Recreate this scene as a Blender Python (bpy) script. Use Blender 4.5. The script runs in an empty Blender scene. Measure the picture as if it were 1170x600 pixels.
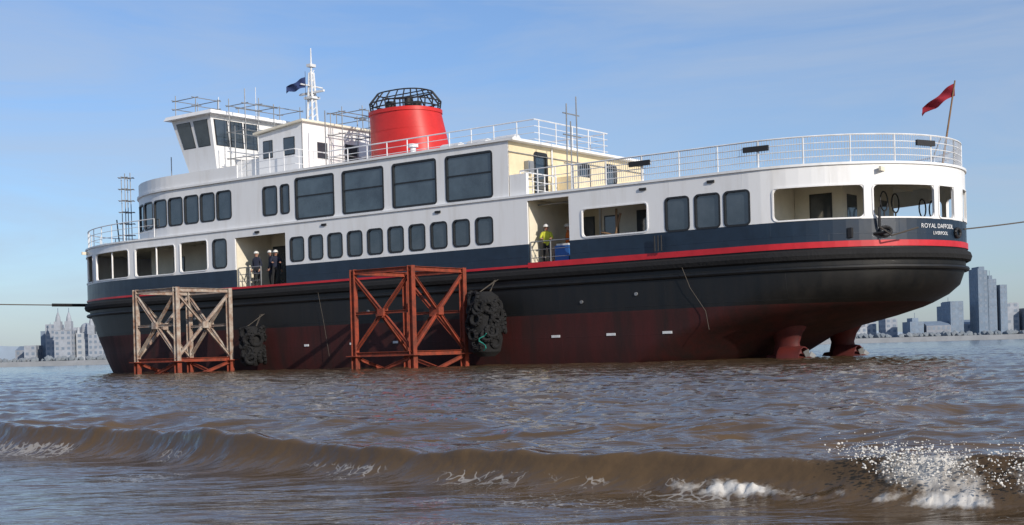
import bpy, bmesh, math, random
import numpy as np
from mathutils import Vector, Matrix
random.seed(7); rng=np.random.default_rng(5)
scene=bpy.context.scene
rad=math.radians
scene.view_settings.view_transform='Standard'
scene.view_settings.look='None'
scene.view_settings.exposure=0

# ------------------------------------------------------------ materials
def mat(name,col,rough=0.5,metal=0.0,var=0.12,vscale=1.5,bump=0.0,bscale=20,ior=1.5,streak=False,col2=None,plates=None,lo=.35,hi=.7):
    m=bpy.data.materials.new(name); m.use_nodes=True
    nt=m.node_tree; b=nt.nodes['Principled BSDF']
    b.inputs['Roughness'].default_value=rough; b.inputs['Metallic'].default_value=metal
    b.inputs['IOR'].default_value=ior
    tc=nt.nodes.new('ShaderNodeTexCoord'); mp=nt.nodes.new('ShaderNodeMapping')
    nt.links.new(tc.outputs['Object'],mp.inputs['Vector'])
    if streak: mp.inputs['Scale'].default_value=(1.6,1.6,0.22)
    n=nt.nodes.new('ShaderNodeTexNoise'); n.inputs['Scale'].default_value=vscale; n.inputs['Detail'].default_value=6
    n.inputs['Roughness'].default_value=0.65
    nt.links.new(mp.outputs[0],n.inputs['Vector'])
    r=nt.nodes.new('ShaderNodeMapRange'); r.inputs[1].default_value=lo; r.inputs[2].default_value=hi
    nt.links.new(n.outputs['Fac'],r.inputs[0])
    mx=nt.nodes.new('ShaderNodeMix'); mx.data_type='RGBA'
    mx.inputs[6].default_value=(*col,1)
    c2=col2 if col2 else tuple(c*(1-var*2.2) for c in col)
    mx.inputs[7].default_value=(*c2,1)
    nt.links.new(r.outputs[0],mx.inputs[0]); nt.links.new(mx.outputs[2],b.inputs['Base Color'])
    rr2=nt.nodes.new('ShaderNodeMapRange'); rr2.inputs[3].default_value=rough; rr2.inputs[4].default_value=min(1,rough*1.5)
    nt.links.new(n.outputs['Fac'],rr2.inputs[0]); nt.links.new(rr2.outputs[0],b.inputs['Roughness'])
    last=None
    if bump>0:
        n2=nt.nodes.new('ShaderNodeTexNoise'); n2.inputs['Scale'].default_value=bscale; n2.inputs['Detail'].default_value=3
        nt.links.new(tc.outputs['Object'],n2.inputs['Vector'])
        bp=nt.nodes.new('ShaderNodeBump'); bp.inputs['Strength'].default_value=bump; bp.inputs['Distance'].default_value=0.05
        nt.links.new(n2.outputs['Fac'],bp.inputs['Height']); nt.links.new(bp.outputs[0],b.inputs['Normal']); last=bp
    if plates:
        sx=nt.nodes.new('ShaderNodeSeparateXYZ'); cx=nt.nodes.new('ShaderNodeCombineXYZ')
        nt.links.new(tc.outputs['Object'],sx.inputs[0]); nt.links.new(sx.outputs[0],cx.inputs[0]); nt.links.new(sx.outputs[2],cx.inputs[1])
        br=nt.nodes.new('ShaderNodeTexBrick'); br.inputs['Scale'].default_value=1; br.inputs['Brick Width'].default_value=plates[0]; br.inputs['Row Height'].default_value=plates[1]
        br.inputs['Mortar Size'].default_value=.012; br.inputs['Mortar Smooth'].default_value=.6
        nt.links.new(cx.outputs[0],br.inputs['Vector'])
        b3=nt.nodes.new('ShaderNodeBump'); b3.inputs['Strength'].default_value=.35; b3.inputs['Distance'].default_value=.02
        nt.links.new(br.outputs['Fac'],b3.inputs['Height'])
        if last: nt.links.new(last.outputs[0],b3.inputs['Normal'])
        nt.links.new(b3.outputs[0],b.inputs['Normal'])
    return m
M={}
M['white']=mat('white_paint',(0.80,0.80,0.80),0.34,vscale=1.2,bump=0.07,bscale=1.4,streak=True,plates=(3.13,2.4),col2=(.68,.66,.63),lo=.48,hi=.85)
M['navy']=mat('navy_paint',(0.013,0.027,0.050),0.3,var=0.15,bump=0.14,bscale=1.3,plates=(4,1.5))
M['black']=mat('black_hull_paint',(0.005,0.006,0.007),0.4,var=0.1,bump=0.22,bscale=1.1,col2=(0.013,0.012,0.011),streak=True,plates=(5,1.1))
M['antifoul']=mat('antifouling_red',(0.058,0.008,0.007),0.55,bump=0.22,bscale=1.2,col2=(0.020,0.007,0.006),vscale=1.0,streak=True,plates=(5,1.1))  # red darkened in the colour for the shade on the lower hull
M['podred']=mat('thruster_red',(0.12,0.016,0.012),0.5,col2=(.05,.01,.01))
M['stripe']=mat('red_stripe_paint',(0.58,0.02,0.03),0.35)
M['fred']=mat('funnel_red',(0.60,0.025,0.02),0.38,var=0.08,bump=0.05,bscale=2)
M['cream']=mat('cream_paint',(0.76,0.64,0.42),0.5,var=0.08)
M['creamw']=mat('pale_cream_paint',(0.80,0.74,0.60),0.5,var=0.06)
M['glass']=mat('window_glass',(0.022,0.034,0.045),0.05,var=0.3,vscale=0.9,ior=1.9,col2=(.06,.075,.09),bump=.05,bscale=.8)
M['glass2']=mat('saloon_glass',(0.07,0.095,0.11),0.05,vscale=0.6,ior=2.0,col2=(0.012,0.016,0.02),bump=.04,bscale=.6)
M['frame']=mat('window_frame',(0.02,0.022,0.025),0.4)
M['steel']=mat('galvanised_steel',(0.35,0.36,0.37),0.45,metal=0.5,var=0.2)
M['rail']=mat('rail_white',(0.75,0.76,0.77),0.4)
M['dark']=mat('dark_fittings',(0.02,0.02,0.022),0.5)
M['rubber']=mat('rubber',(0.009,0.009,0.010),0.8,bump=0.5,bscale=9)
M['primer']=mat('red_oxide_steel',(0.30,0.05,0.022),0.6,var=0.3,vscale=3,col2=(0.10,0.03,0.018),bump=0.2)
M['palesteel']=mat('weathered_pale_steel',(0.42,0.38,0.33),0.6,vscale=3,col2=(0.20,0.09,0.05),bump=0.2)
M['deck']=mat('deck_grey',(0.10,0.12,0.13),0.7)
M['skin']=mat('skin',(0.5,0.28,0.2),0.55)
M['hivis']=mat('hi_vis_cloth',(0.6,0.62,0.06),0.8)
M['orange']=mat('orange_cloth',(0.65,0.16,0.03),0.8)
M['cloth']=mat('navy_cloth',(0.02,0.025,0.05),0.85)
M['cloth2']=mat('dark_trousers',(0.02,0.02,0.022),0.85)
M['helmet']=mat('helmet_plastic',(0.75,0.75,0.72),0.3)
M['blue']=mat('blue_plastic',(0.03,0.14,0.45),0.4)
M['rope']=mat('rope_fibre',(0.10,0.085,0.07),0.9)
M['green']=mat('green_rope',(0.02,0.25,0.2),0.9)
M['flagred']=mat('ensign_cloth',(0.30,0.014,0.03),0.85)
M['flagblue']=mat('house_flag_cloth',(0.02,0.04,0.13),0.8)
M['wood']=mat('timber',(0.25,0.15,0.08),0.7,vscale=4)

# ------------------------------------------------------------ mesh builder
class MB:
    def __init__(s): s.v=[];s.f=[];s.m=[];s.mats=[]
    def mi(s,mt):
        if mt not in s.mats: s.mats.append(mt)
        return s.mats.index(mt)
    def poly(s,pts,mt):
        i=len(s.v); s.v+= [tuple(p) for p in pts]; s.f.append(tuple(range(i,i+len(pts)))); s.m.append(s.mi(mt))
    def box(s,x0,x1,y0,y1,z0,z1,mt):
        s.hexa([(x0,y0,z0),(x1,y0,z0),(x1,y1,z0),(x0,y1,z0)],[(x0,y0,z1),(x1,y0,z1),(x1,y1,z1),(x0,y1,z1)],mt)
    def hexa(s,bot,top,mt):
        i=len(s.v); s.v+=[tuple(p) for p in bot]+[tuple(p) for p in top]
        for q in [(0,3,2,1),(4,5,6,7),(0,1,5,4),(1,2,6,5),(2,3,7,6),(3,0,4,7)]:
            s.f.append(tuple(i+k for k in q)); s.m.append(s.mi(mt))
    def tube(s,p0,p1,r,mt,n=6,r1=None,cap=True):
        p0=Vector(p0);p1=Vector(p1); d=p1-p0
        if d.length<1e-6: return
        d.normalize(); a=Vector((0,0,1)) if abs(d.z)<0.9 else Vector((1,0,0))
        e1=d.cross(a).normalized(); e2=d.cross(e1); r1=r if r1 is None else r1
        i=len(s.v); k=s.mi(mt)
        for p,rr in((p0,r),(p1,r1)):
            for j in range(n):
                t=2*math.pi*j/n; s.v.append(tuple(p+e1*math.cos(t)*rr+e2*math.sin(t)*rr))
        for j in range(n):
            s.f.append((i+j,i+(j+1)%n,i+n+(j+1)%n,i+n+j)); s.m.append(k)
        if cap:
            s.f.append(tuple(i+j for j in reversed(range(n)))); s.m.append(k)
            s.f.append(tuple(i+n+j for j in range(n))); s.m.append(k)
    def path(s,pts,r,mt,n=6):
        for a,b in zip(pts[:-1],pts[1:]): s.tube(a,b,r,mt,n)
    def loft(s,rings,mt,closed=True,capb=False,capt=False):
        i=len(s.v); n=len(rings[0])
        for r in rings: s.v+=[tuple(p) for p in r]
        for a in range(len(rings)-1):
            k=s.mi(mt[a] if isinstance(mt,list) else mt)
            for j in range(n if closed else n-1):
                j2=(j+1)%n
                s.f.append((i+a*n+j,i+a*n+j2,i+(a+1)*n+j2,i+(a+1)*n+j)); s.m.append(k)
        m0=mt[0] if isinstance(mt,list) else mt; m1=mt[-1] if isinstance(mt,list) else mt
        if capb: s.f.append(tuple(i+j for j in reversed(range(n)))); s.m.append(s.mi(m0))
        if capt: s.f.append(tuple(i+(len(rings)-1)*n+j for j in range(n))); s.m.append(s.mi(m1))
    def obj(s,name,parent=None,smooth=False,solid=0,mw=None):
        me=bpy.data.meshes.new(name); me.from_pydata(s.v,[],s.f)
        for m in s.mats: me.materials.append(m)
        me.polygons.foreach_set('material_index',s.m)
        me.update()
        if smooth:
            me.polygons.foreach_set('use_smooth',[True]*len(me.polygons))
            try: me.set_sharp_from_angle(angle=rad(35))
            except Exception: pass
        o=bpy.data.objects.new(name,me); scene.collection.objects.link(o)
        if solid:
            md=o.modifiers.new('thick','SOLIDIFY'); md.thickness=solid; md.offset=-1
        if mw is not None: o.matrix_world=mw
        if parent: o.parent=parent
        return o

# ------------------------------------------------------------ ferry
B=11.0; HB=5.5
SHIP=Matrix.Translation((0,57,0))@Matrix.Rotation(rad(-37.3),4,'Z')
ferry=bpy.data.objects.new('passenger_ferry',None); scene.collection.objects.link(ferry); ferry.matrix_world=SHIP

def mkpath(bs,bt,ss,st,hb,kb=0.1306,ks=0.1011):
    def f(s):
        if s<bs:
            ph=(bs-s)/kb; a=bs-bt
            return (bs-a*math.sin(rad(ph)), HB-hb*math.cos(rad(ph)))
        if s>ss:
            ph=(s-ss)/ks; a=st-ss
            return (ss+a*math.sin(rad(ph)), HB-hb*math.cos(rad(ph)))
        return (s,HB-hb)
    return f
low=mkpath(-25,-34.2,11,17.1,5.5)
S0,S1=-25-0.1306*90, 11+0.1011*90
up=mkpath(-22,-28.7,50,60,5.42,kb=0.105)
U0=-22-0.105*90
def nrm(f,s):
    a=f(s-0.02);b=f(s+0.02); t=Vector((b[0]-a[0],b[1]-a[1])).normalized()
    return Vector((t.y,-t.x))
def pt(f,s,z,off=0.0,mir=False):
    u,v=f(s); n=nrm(f,s); u+=n.x*off; v+=n.y*off
    if mir: v=B-v
    return (u,v,z)
def ribbon(mb,f,s0,s1,z0,z1,holes,mt,mir=False,ds=0.45,off=0.0):
    br={s0,s1}
    for h in holes: br|={h[0],h[1]}
    br=sorted(b for b in br if s0<=b<=s1); g=[]
    for a,b in zip(br[:-1],br[1:]):
        n=max(1,int((b-a)/ds)); g+=[a+(b-a)*i/n for i in range(n)]
    g.append(br[-1])
    def q(pts):
        if mir: pts=pts[::-1]
        mb.poly([pt(f,s,z,off,mir) for s,z in pts],mt)
    for a,b in zip(g[:-1],g[1:]):
        mid=(a+b)/2; hh=[h for h in holes if h[0]<mid<h[1]]
        if not hh: q([(a,z0),(b,z0),(b,z1),(a,z1)])
        else:
            h=hh[0]
            if h[2]>z0+1e-4: q([(a,z0),(b,z0),(b,h[2]),(a,h[2])])
            if h[3]<z1-1e-4: q([(a,h[3]),(b,h[3]),(b,z1),(a,z1)])
    for h in holes:
        r=h[4]
        if r<=0: continue
        for cs,cz,sx,sz in((h[0],h[2],1,1),(h[1],h[2],-1,1),(h[1],h[3],-1,-1),(h[0],h[3],1,-1)):
            ar=[(cs+sx*r*(1-math.cos(t*math.pi/10)),cz+sz*r*(1-math.sin(t*math.pi/10))) for t in range(6)]
            for a,b in zip(ar[:-1],ar[1:]):
                tri=[(cs,cz),a,b]
                if sx*sz>0: tri=[(cs,cz),b,a]
                q(tri)
def rr(s0,s1,z0,z1,r,k=5):
    out=[]
    for cs,cz,a0 in((s1-r,z1-r,0),(s0+r,z1-r,90),(s0+r,z0+r,180),(s1-r,z0+r,270)):
        for i in range(k+1):
            t=rad(a0+90*i/k); out.append((cs+r*math.cos(t),cz+r*math.sin(t)))
    return out
def rim(mb,f,h,mt,mir=False,w=.05):
    s0,s1,z0,z1,r=h[:5]
    def mp(pts,off):
        o=[pt(f,s,z,off,mir) for s,z in pts]
        return o[::-1] if mir else o
    def dense(p):
        o=[]
        for a,b in zip(p,p[1:]+p[:1]):
            n=max(1,int(abs(b[0]-a[0])/.35)); o+=[(a[0]+(b[0]-a[0])*i/n,a[1]+(b[1]-a[1])*i/n) for i in range(n)]
        return o
    o1=dense(rr(s0-w,s1+w,z0-w,z1+w,r))
    i1=[(max(s0+.005,min(s1-.005,a)),max(z0+.005,min(z1-.005,b))) for a,b in o1]
    mb.loft([mp(o1,0.002),mp(o1,0.03),mp(i1,0.03),mp(i1,-.02)],mt)
def window(mb,f,h,mir=False,gl='glass',fw=0.05,inset=0.05,bar=None):
    s0,s1,z0,z1,r=h[:5]
    i=rr(s0+0.01,s1-0.01,z0+0.01,z1-0.01,r)
    def mp(pts,off):
        o=[pt(f,s,z,off,mir) for s,z in pts]
        return o[::-1] if mir else o
    mb.poly(mp(i,-inset),M[gl])
    o1=rr(s0-fw,s1+fw,z0-fw,z1+fw,r+fw); i1=rr(s0+fw*0.5,s1-fw*0.5,z0+fw*0.5,z1-fw*0.5,max(0.03,r-fw*0.5))
    mb.loft([mp(o1,0.002),mp(o1,0.018),mp(i1,0.018),mp(i1,-inset)],M['frame'])
    if bar:
        for zb in bar:
            mb.poly([pt(f,s0,zb-0.03,0.0,mir),pt(f,s1,zb-0.03,0.0,mir),pt(f,s1,zb+0.03,0.0,mir),pt(f,s0,zb+0.03,0.0,mir)],M['frame'])

LV=[(-0.9,4.2,-22,-31.0,3.0,6.0),(-0.3,5.15,-23,-32.0,5.0,9.0),(0.3,5.32,-23.5,-32.3,6.0,10.3),(0.9,5.38,-24,-32.6,7.0,11.4),
    (1.25,5.40,-24,-32.8,8.0,12.6),(1.6,5.42,-24.2,-33.0,9.0,14.2),(1.9,5.45,-24.4,-33.15,9.8,15.3),(2.05,5.46,-24.5,-33.2,10.1,15.7),(2.35,5.47,-24.6,-33.4,10.5,16.35),(2.7,5.48,-24.7,-33.5,10.8,16.8),
    (3.3,5.5,-25,-33.9,11,17.03),(4.1,5.5,-25,-34.2,11,17.1)]
def outline(hb,bs,bt,ss,st,K=26,Mn=14):
    p=[]
    for i in range(Mn+1): p.append((bs+(ss-bs)*i/Mn,HB-hb))
    for i in range(1,2*K):
        ph=rad(180*i/(2*K)); p.append((ss+(st-ss)*math.sin(ph),HB-hb*math.cos(ph)))
    for i in range(Mn+1): p.append((ss+(bs-ss)*i/Mn,HB+hb))
    for i in range(1,2*K):
        ph=rad(180*i/(2*K)); p.append((bs-(bs-bt)*math.sin(ph),HB+hb*math.cos(ph)))
    return p
mb=MB()
rings=[[(u,v,l[0]) for u,v in outline(*l[1:])] for l in LV]
mts=[M['antifoul'] if LV[i+1][0]<=2.06 else M['black'] for i in range(len(LV)-1)]
mb.loft(rings,mts,capb=True)
mb.obj('hull_shell',ferry,smooth=True)
mb=MB()
def belt(mb,z,r,off,mt,s0=S0,s1=S1,squash=1.0,ds=0.4):
    n=int((s1-s0)/ds); ss=[s0+(s1-s0)*i/n for i in range(n+1)]
    for mir in (False,True):
        rings=[]
        for s in ss:
            c=pt(low,s,z,off,mir); nn=nrm(low,s); ny=-nn.y if mir else nn.y
            rings.append([(c[0]+nn.x*r*math.cos(t),c[1]+ny*r*math.cos(t),z+r*squash*math.sin(t)) for t in [2*math.pi*k/8 for k in range(8)]])
        mb.loft(rings,mt)
belt(mb,3.75,0.17,0.02,M['rubber'],squash=1.25)
belt(mb,3.28,0.09,0.0,M['black'])
mb.obj('rubbing_strake',ferry,smooth=True)
mb=MB()
for mir in(False,True):
    ribbon(mb,low,S0,1.0,4.06,4.16,[],M['stripe'],mir,off=0.05)
    ribbon(mb,low,1.0,S1,4.02,4.24,[],M['stripe'],mir,off=0.05)
mb.obj('red_sheer_stripe',ferry,solid=0.06)
gap=[(-17.1,-13.5,4.1,5.02,0),(1.0,3.1,4.1,5.02,0)]
mb=MB()
for mir in(False,True): ribbon(mb,low,S0,S1,4.1,5.02,gap,M['navy'],mir)
mb.obj('navy_bulwark',ferry,solid=0.08)
fwd=[(-28.6,-25.5,5.15,6.6,0.22),(-32.5,-29.2,5.15,6.6,0.22),(-25.0,-21.75,5.12,6.6,0.25),(-21.3,-19.2,5.15,6.65,0.22)]
wl=[(-18.75,-17.75,5.2,6.6,0.2)]
row=[(-12.7+1.267*i-0.44,-12.7+1.267*i+0.44,5.2,6.3,0.16) for i in range(10)]
aft=[(3.75,6.8,5.12,6.22,0.2),(12.1,15.25,5.08,6.25,0.22),(15.6,18.25,5.08,6.25,0.22),(18.55,19.6,5.08,6.25,0.18)]
aftw=[(7.65,8.65,5.05,6.3,0.14),(8.95,9.97,5.05,6.3,0.14),(10.2,11.2,5.05,6.3,0.14)]
rec=[(-17.1,-13.5,5.02,6.6,0.0),(1.0,3.1,5.02,6.82,0.0)]
mb=MB()
for mir in(False,True): ribbon(mb,low,S0,S1,5.022,7.0,fwd+wl+row+aft+aftw+rec,M['white'],mir)
mb.obj('main_deck_side_plating',ferry,solid=0.08)
mb=MB()
for mir in(False,True):
    for h in fwd+aft: rim(mb,low,h,M['white'],mir)
    for s in(-26.9,-23.3,-30.9):
        c=pt(low,s,5.1,-.06,mir); mb.tube(c,(c[0],c[1],6.62),.045,M['white'],8)
mb.obj('opening_rims',ferry)
mb=MB()
for mir in(False,True):
    for h in wl+row+aftw: window(mb,low,h,mir)
mb.obj('main_deck_windows',ferry)
def slab(name,out,z0,z1,mt):
    mb=MB(); mb.loft([[(u,v,z0) for u,v in out],[(u,v,z1) for u,v in out]],mt,capb=True,capt=True); return mb.obj(name,ferry)
slab('main_deck',outline(5.4,-25,-34.0,11,16.9),4.0,4.1,M['deck'])
slab('upper_deck',outline(5.40,-25,-34.05,11,16.95),6.88,6.99,M['creamw'])
slab('upper_deck_edge',outline(5.56,-25,-34.26,11,17.16),7.002,7.09,M['white'])
mb=MB()
mb.box(-27,-19.5,2.6,8.4,4.11,6.87,M['creamw'])
mb.box(-17.1,-13.4,2.4,8.6,4.11,6.87,M['creamw'])
mb.box(-19.4,-17.12,0.12,10.88,4.11,6.87,M['creamw'])
mb.box(-13.48,0.98,0.16,10.84,4.11,6.87,M['creamw'])
mb.box(0.99,3.0,3.0,8,4.11,6.87,M['cream'])
mb.box(3.12,7.2,2.4,8.6,4.11,6.87,M['creamw'])
mb.box(7.3,11.6,0.16,10.84,4.11,6.87,M['creamw'])
mb.box(11.62,13.6,3.0,8.0,4.11,6.87,M['creamw'])
for u0,u1,v,z0,z1 in[(-16.9,-16.1,2.39,4.15,6.2),(-14.9,-14.1,2.39,5.0,6.2),(4.9,6.0,2.39,5.2,6.2),(1.4,2.3,2.99,5.1,6.2),(12.3,13.1,2.99,4.9,6.2),(-25,-24.2,2.59,5.0,6.2),(-22,-21.2,2.59,4.2,6.2),(3.3,3.9,2.39,4.2,6.1)]:
    mb.box(u0,u1,v-0.02,v,z0,z1,M['glass']); mb.box(u0-0.06,u1+0.06,v-0.008,v+0.002,z0-0.06,z1+0.06,M['frame'])
for v in(3.8,5.5,7.0): mb.box(13.6,13.62,v-.45,v+.45,5.2,6.2,M['glass'])
for u in np.arange(-31,-19.5,1.1): mb.box(u,u+.08,.9,10.1,6.72,6.88,M['creamw'])
for u in np.arange(12,16.2,.9): mb.box(u,u+.08,1.6,9.4,6.72,6.88,M['creamw'])
for v in(.9,1.1): mb.tube((-17.1,v,6.75),(-13.4,v,6.75),.03,M['steel'])
mb.tube((.99,.8,6.7),(3.1,.8,6.7),.04,M['steel']); mb.tube((2.9,2.6,4.1),(2.9,2.6,6.9),.05,M['rail'])
mb.obj('main_deck_house',ferry)
bigw=[(-12.77+3.13*i,-12.77+3.13*i+2.5,7.2,9.1,0.1) for i in range(4)]
sm=[(-18.45-1.25*i,-17.4-1.25*i,7.62,9.0,0.16) for i in range(11)]
sm2=[(-15.05,-14.1,7.55,8.9,0.14),(-13.8,-13.25,7.55,8.9,0.12)]
mb=MB()
for mir in(False,True): ribbon(mb,up,U0,0.0,7.092,9.45,bigw+sm+sm2,M['white'],mir)
mb.obj('saloon_side_plating',ferry,solid=0.08)
mb=MB()
for mir in(False,True):
    for h in sm+sm2: window(mb,up,h,mir)
    for h in bigw: window(mb,up,h,mir,'glass2',fw=0.06,bar=[8.25])
mb.obj('saloon_windows',ferry)
mb=MB()
for mir in(False,True): ribbon(mb,up,U0,-16.9,9.56,10.2,[],M['white'],mir)
mb.obj('bridge_deck_bulwark',ferry,solid=0.06)
mb=MB()
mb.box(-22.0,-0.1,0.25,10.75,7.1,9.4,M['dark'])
mb.obj('saloon_interior',ferry)
mb=MB()
fa=lambda s:(0.0,s)
dh=[(2.0,2.85,7.15,9.1,0.08),(5.4,6.2,7.9,8.9,0.08),(7.6,8.4,7.15,9.1,0.08)]
ribbon(mb,fa,0.09,10.91,7.092,9.45,dh,M['cream'])
mb.obj('saloon_aft_bulkhead',ferry,solid=0.06)
mb=MB()
for h in dh: window(mb,fa,h,False,fw=0.09)
mb.box(0.03,.9,0.12,0.3,7.1,8.0,M['white'])
mb.box(0.03,.9,3.6,4.9,7.1,8.2,M['cream'])
mb.box(0.03,.25,1.2,1.6,8.2,8.7,M['steel']); mb.tube((.06,3.2,7.1),(.06,3.2,9.4),.04,M['rail'])
mb.tube((.05,.1,9.0),(.05,10.9,9.0),.02,M['steel'])
mb.obj('saloon_aft_doors',ferry)
def roofout(hb,a0,tip,aft_u):
    p=[(aft_u,HB-hb),(aft_u,HB+hb),(a0,HB+hb)]
    for i in range(1,32):
        ph=rad(180*i/32); p.append((a0-(a0-tip)*math.sin(ph),HB+hb*math.cos(ph)))
    p.append((a0,HB-hb)); return p
slab('saloon_roof',roofout(5.52,-22,-28.8,0.35),9.452,9.555,M['white'])

mb=MB()
zb,zt=10.2,13.3
bot=[(-22.2,1.6,zb),(-20.1,1.6,zb),(-20.1,9.4,zb),(-22.2,9.4,zb)]
top=[(-23.2,1.2,zt),(-20.1,1.2,zt),(-20.1,9.8,zt),(-23.2,9.8,zt)]
mb.hexa(bot,top,M['white'])
mb.box(-22.2,-20.1,3,8,9.56,10.2,M['white'])
mb.hexa([(-23.5,0.9,zt),(-19.7,0.9,zt),(-19.7,10.1,zt),(-23.5,10.1,zt)],[(-23.4,1.0,zt+.2),(-19.8,1.0,zt+.2),(-19.8,10.0,zt+.2),(-23.4,10.0,zt+.2)],M['white'])
def quadwin(mb,a,b,c,d,rects,off,gl='glass'):
    a,b,c,d=map(Vector,(a,b,c,d)); n=(b-a).cross(d-a).normalized()
    def q(s,t): return (a*(1-s)+b*s)*(1-t)+(d*(1-s)+c*s)*t
    for s0,s1,t0,t1 in rects:
        for g,o,mt in((0.010,off,M['frame']),(0.0,off+0.012,M[gl])):
            mb.poly([q(s0-g,t0-g)+n*o,q(s1+g,t0-g)+n*o,q(s1+g,t1+g)+n*o,q(s0-g,t1+g)+n*o],mt)
quadwin(mb,bot[0],bot[1],top[1],top[0],[(0.10,0.45,0.5,0.92),(0.55,0.9,0.5,0.92)],0.01)
quadwin(mb,bot[1],bot[2],top[2],top[1],[(0.03+0.12*i,0.12+0.12*i,0.5,0.92) for i in range(3)]+[(.42,.51,.06,.85)]+[(0.55+0.11*i,0.64+0.11*i,0.5,0.92) for i in range(4)],0.01)
quadwin(mb,bot[2],bot[3],top[3],top[2],[(0.10,0.45,0.5,0.92),(0.55,0.9,0.5,0.92)],0.01)
quadwin(mb,bot[3],bot[0],top[0],top[3],[(0.02+0.12*i,0.12+0.12*i,0.5,0.92) for i in range(8)],0.01)
mb.box(-22.9,-22.5,2.2,2.6,13.5,13.8,M['rail']); mb.tube((-21.5,3,13.5),(-21.5,3,14.6),.02,M['rail']); mb.tube((-20.8,5,13.5),(-20.8,5,15.3),.018,M['rail'])
mb.obj('wheelhouse',ferry)
mb=MB()
mb.hexa([(-17.6,2.2,9.56),(-14.4,2.2,9.56),(-14.4,8.8,9.56),(-17.6,8.8,9.56)],[(-17.6,2.2,12.0),(-14.4,2.2,12.3),(-14.4,8.8,12.3),(-17.6,8.8,12.0)],M['white'])
mb.hexa([(-17.8,2.0,12.02),(-14.2,2.0,12.32),(-14.2,9.0,12.32),(-17.8,9.0,12.02)],[(-17.8,2.0,12.12),(-14.2,2.0,12.42),(-14.2,9.0,12.42),(-17.8,9.0,12.12)],M['creamw'])
for a,b in((-17.2,-16.6),(-15.7,-15.0)):
    mb.box(a-.05,b+.05,2.185,2.19,10.75,11.65,M['frame']); mb.box(a,b,2.17,2.18,10.8,11.6,M['glass'])
mb.box(-14.39,-14.37,5.2,6.1,9.6,11.5,M['dark']); mb.box(-14.39,-14.37,3.2,3.9,10.6,11.4,M['glass'])
mb.box(-14.0,-12.9,6.0,9.0,9.56,10.9,M['white'])
mb.box(-19.6,-17.9,2.5,3.3,9.56,10.9,M['white'])
for u in(-6.2,-4.6,-3.0): mb.tube((u,3.3,10.0),(u+1.1,3.3,10.0),.32,M['rail'],14); mb.box(u+.1,u+1.0,3.1,3.5,9.56,9.75,M['steel'])
mb.tube((-8,3.2,9.56),(-8,3.2,10.4),.14,M['rail'],10); mb.tube((-8,3.2,10.4),(-8,3.2,10.55),.26,M['rail'],10)
mb.obj('bridge_casing',ferry,smooth=True)
mb=MB()
for du,dv in((-.16,-.16),(.16,-.16),(.16,.16),(-.16,.16)):
    mb.tube((-17+du*1.4,5.5+dv*1.4,12.1),(-17+du*.5,5.5+dv*.5,15.6),0.06,M['rail'])
for i in range(9):
    z=12.4+i*.38; w=.2-.012*i
    mb.tube((-17-w,5.5-w,z),(-17+w,5.5-w,z+.3),.025,M['rail']); mb.tube((-17+w,5.5-w,z),(-17+w,5.5+w,z+.3),.025,M['rail'])
mb.tube((-17,5.5,15.4),(-17,5.5,16.9),.06,M['rail'],r1=.03)
mb.tube((-17,4.7,14.9),(-17,6.3,14.9),.04,M['rail']); mb.box(-17.15,-16.85,5.3,5.7,15.9,16.05,M['rail'])
mb.box(-17.3,-16.7,5.2,5.8,14.2,14.32,M['rail']); mb.tube((-17,5.5,14.32),(-17,5.5,14.5),.12,M['dark']); mb.box(-17.9,-16.1,5.44,5.56,14.5,14.6,M['rail'])
mb.obj('signal_mast',ferry)
mb=MB()
FU=-10.05
def ell(uc,a,b,z,n=36):
    return [(uc+a*math.copysign(abs(math.cos(2*math.pi*i/n))**.8,math.cos(2*math.pi*i/n)),HB+b*math.copysign(abs(math.sin(2*math.pi*i/n))**.8,math.sin(2*math.pi*i/n)),z) for i in range(n)]
mb.loft([ell(FU,2.1,1.65,9.56),ell(FU-.2,1.95,1.58,11.2),ell(FU-.4,1.8,1.5,12.55)],M['fred'],capt=True)
for z,e in((10.4,.02),(11.6,.02)):
    t=(z-9.56)/3; mb.loft([ell(FU-.4*t,2.1-.3*t+e,1.65-.15*t+e,z),ell(FU-.4*t,2.1-.3*t+e,1.65-.15*t+e,z+.04)],M['fred'])
mb.loft([ell(FU-.4,1.85,1.55,12.5),ell(FU-.4,1.85,1.55,12.68)],M['fred'])
mb.obj('red_funnel',ferry,smooth=True)
mb=MB(); fc=FU-.4
r0=ell(fc,1.73,1.42,12.6,24); r1=ell(fc,1.8,1.5,13.1,24); r2=ell(fc,1.45,1.1,13.6,24)
for a,b,c in zip(r0,r1,r2): mb.tube(a,b,.035,M['dark']); mb.tube(b,c,.035,M['dark'])
for r in(r1,r2,ell(fc,1.77,1.46,12.85,24)): mb.path(r+[r[0]],.035,M['dark'])
for i in range(0,12,2): mb.tube(r2[i],r2[(12-i)%24],.03,M['dark'])
for u,v in((-11,5),(-10,5.9),(-9.7,4.9)): mb.tube((u,v,12.5),(u,v,13.2),.22,M['dark'],12)
mb.obj('funnel_cage',ferry)
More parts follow.
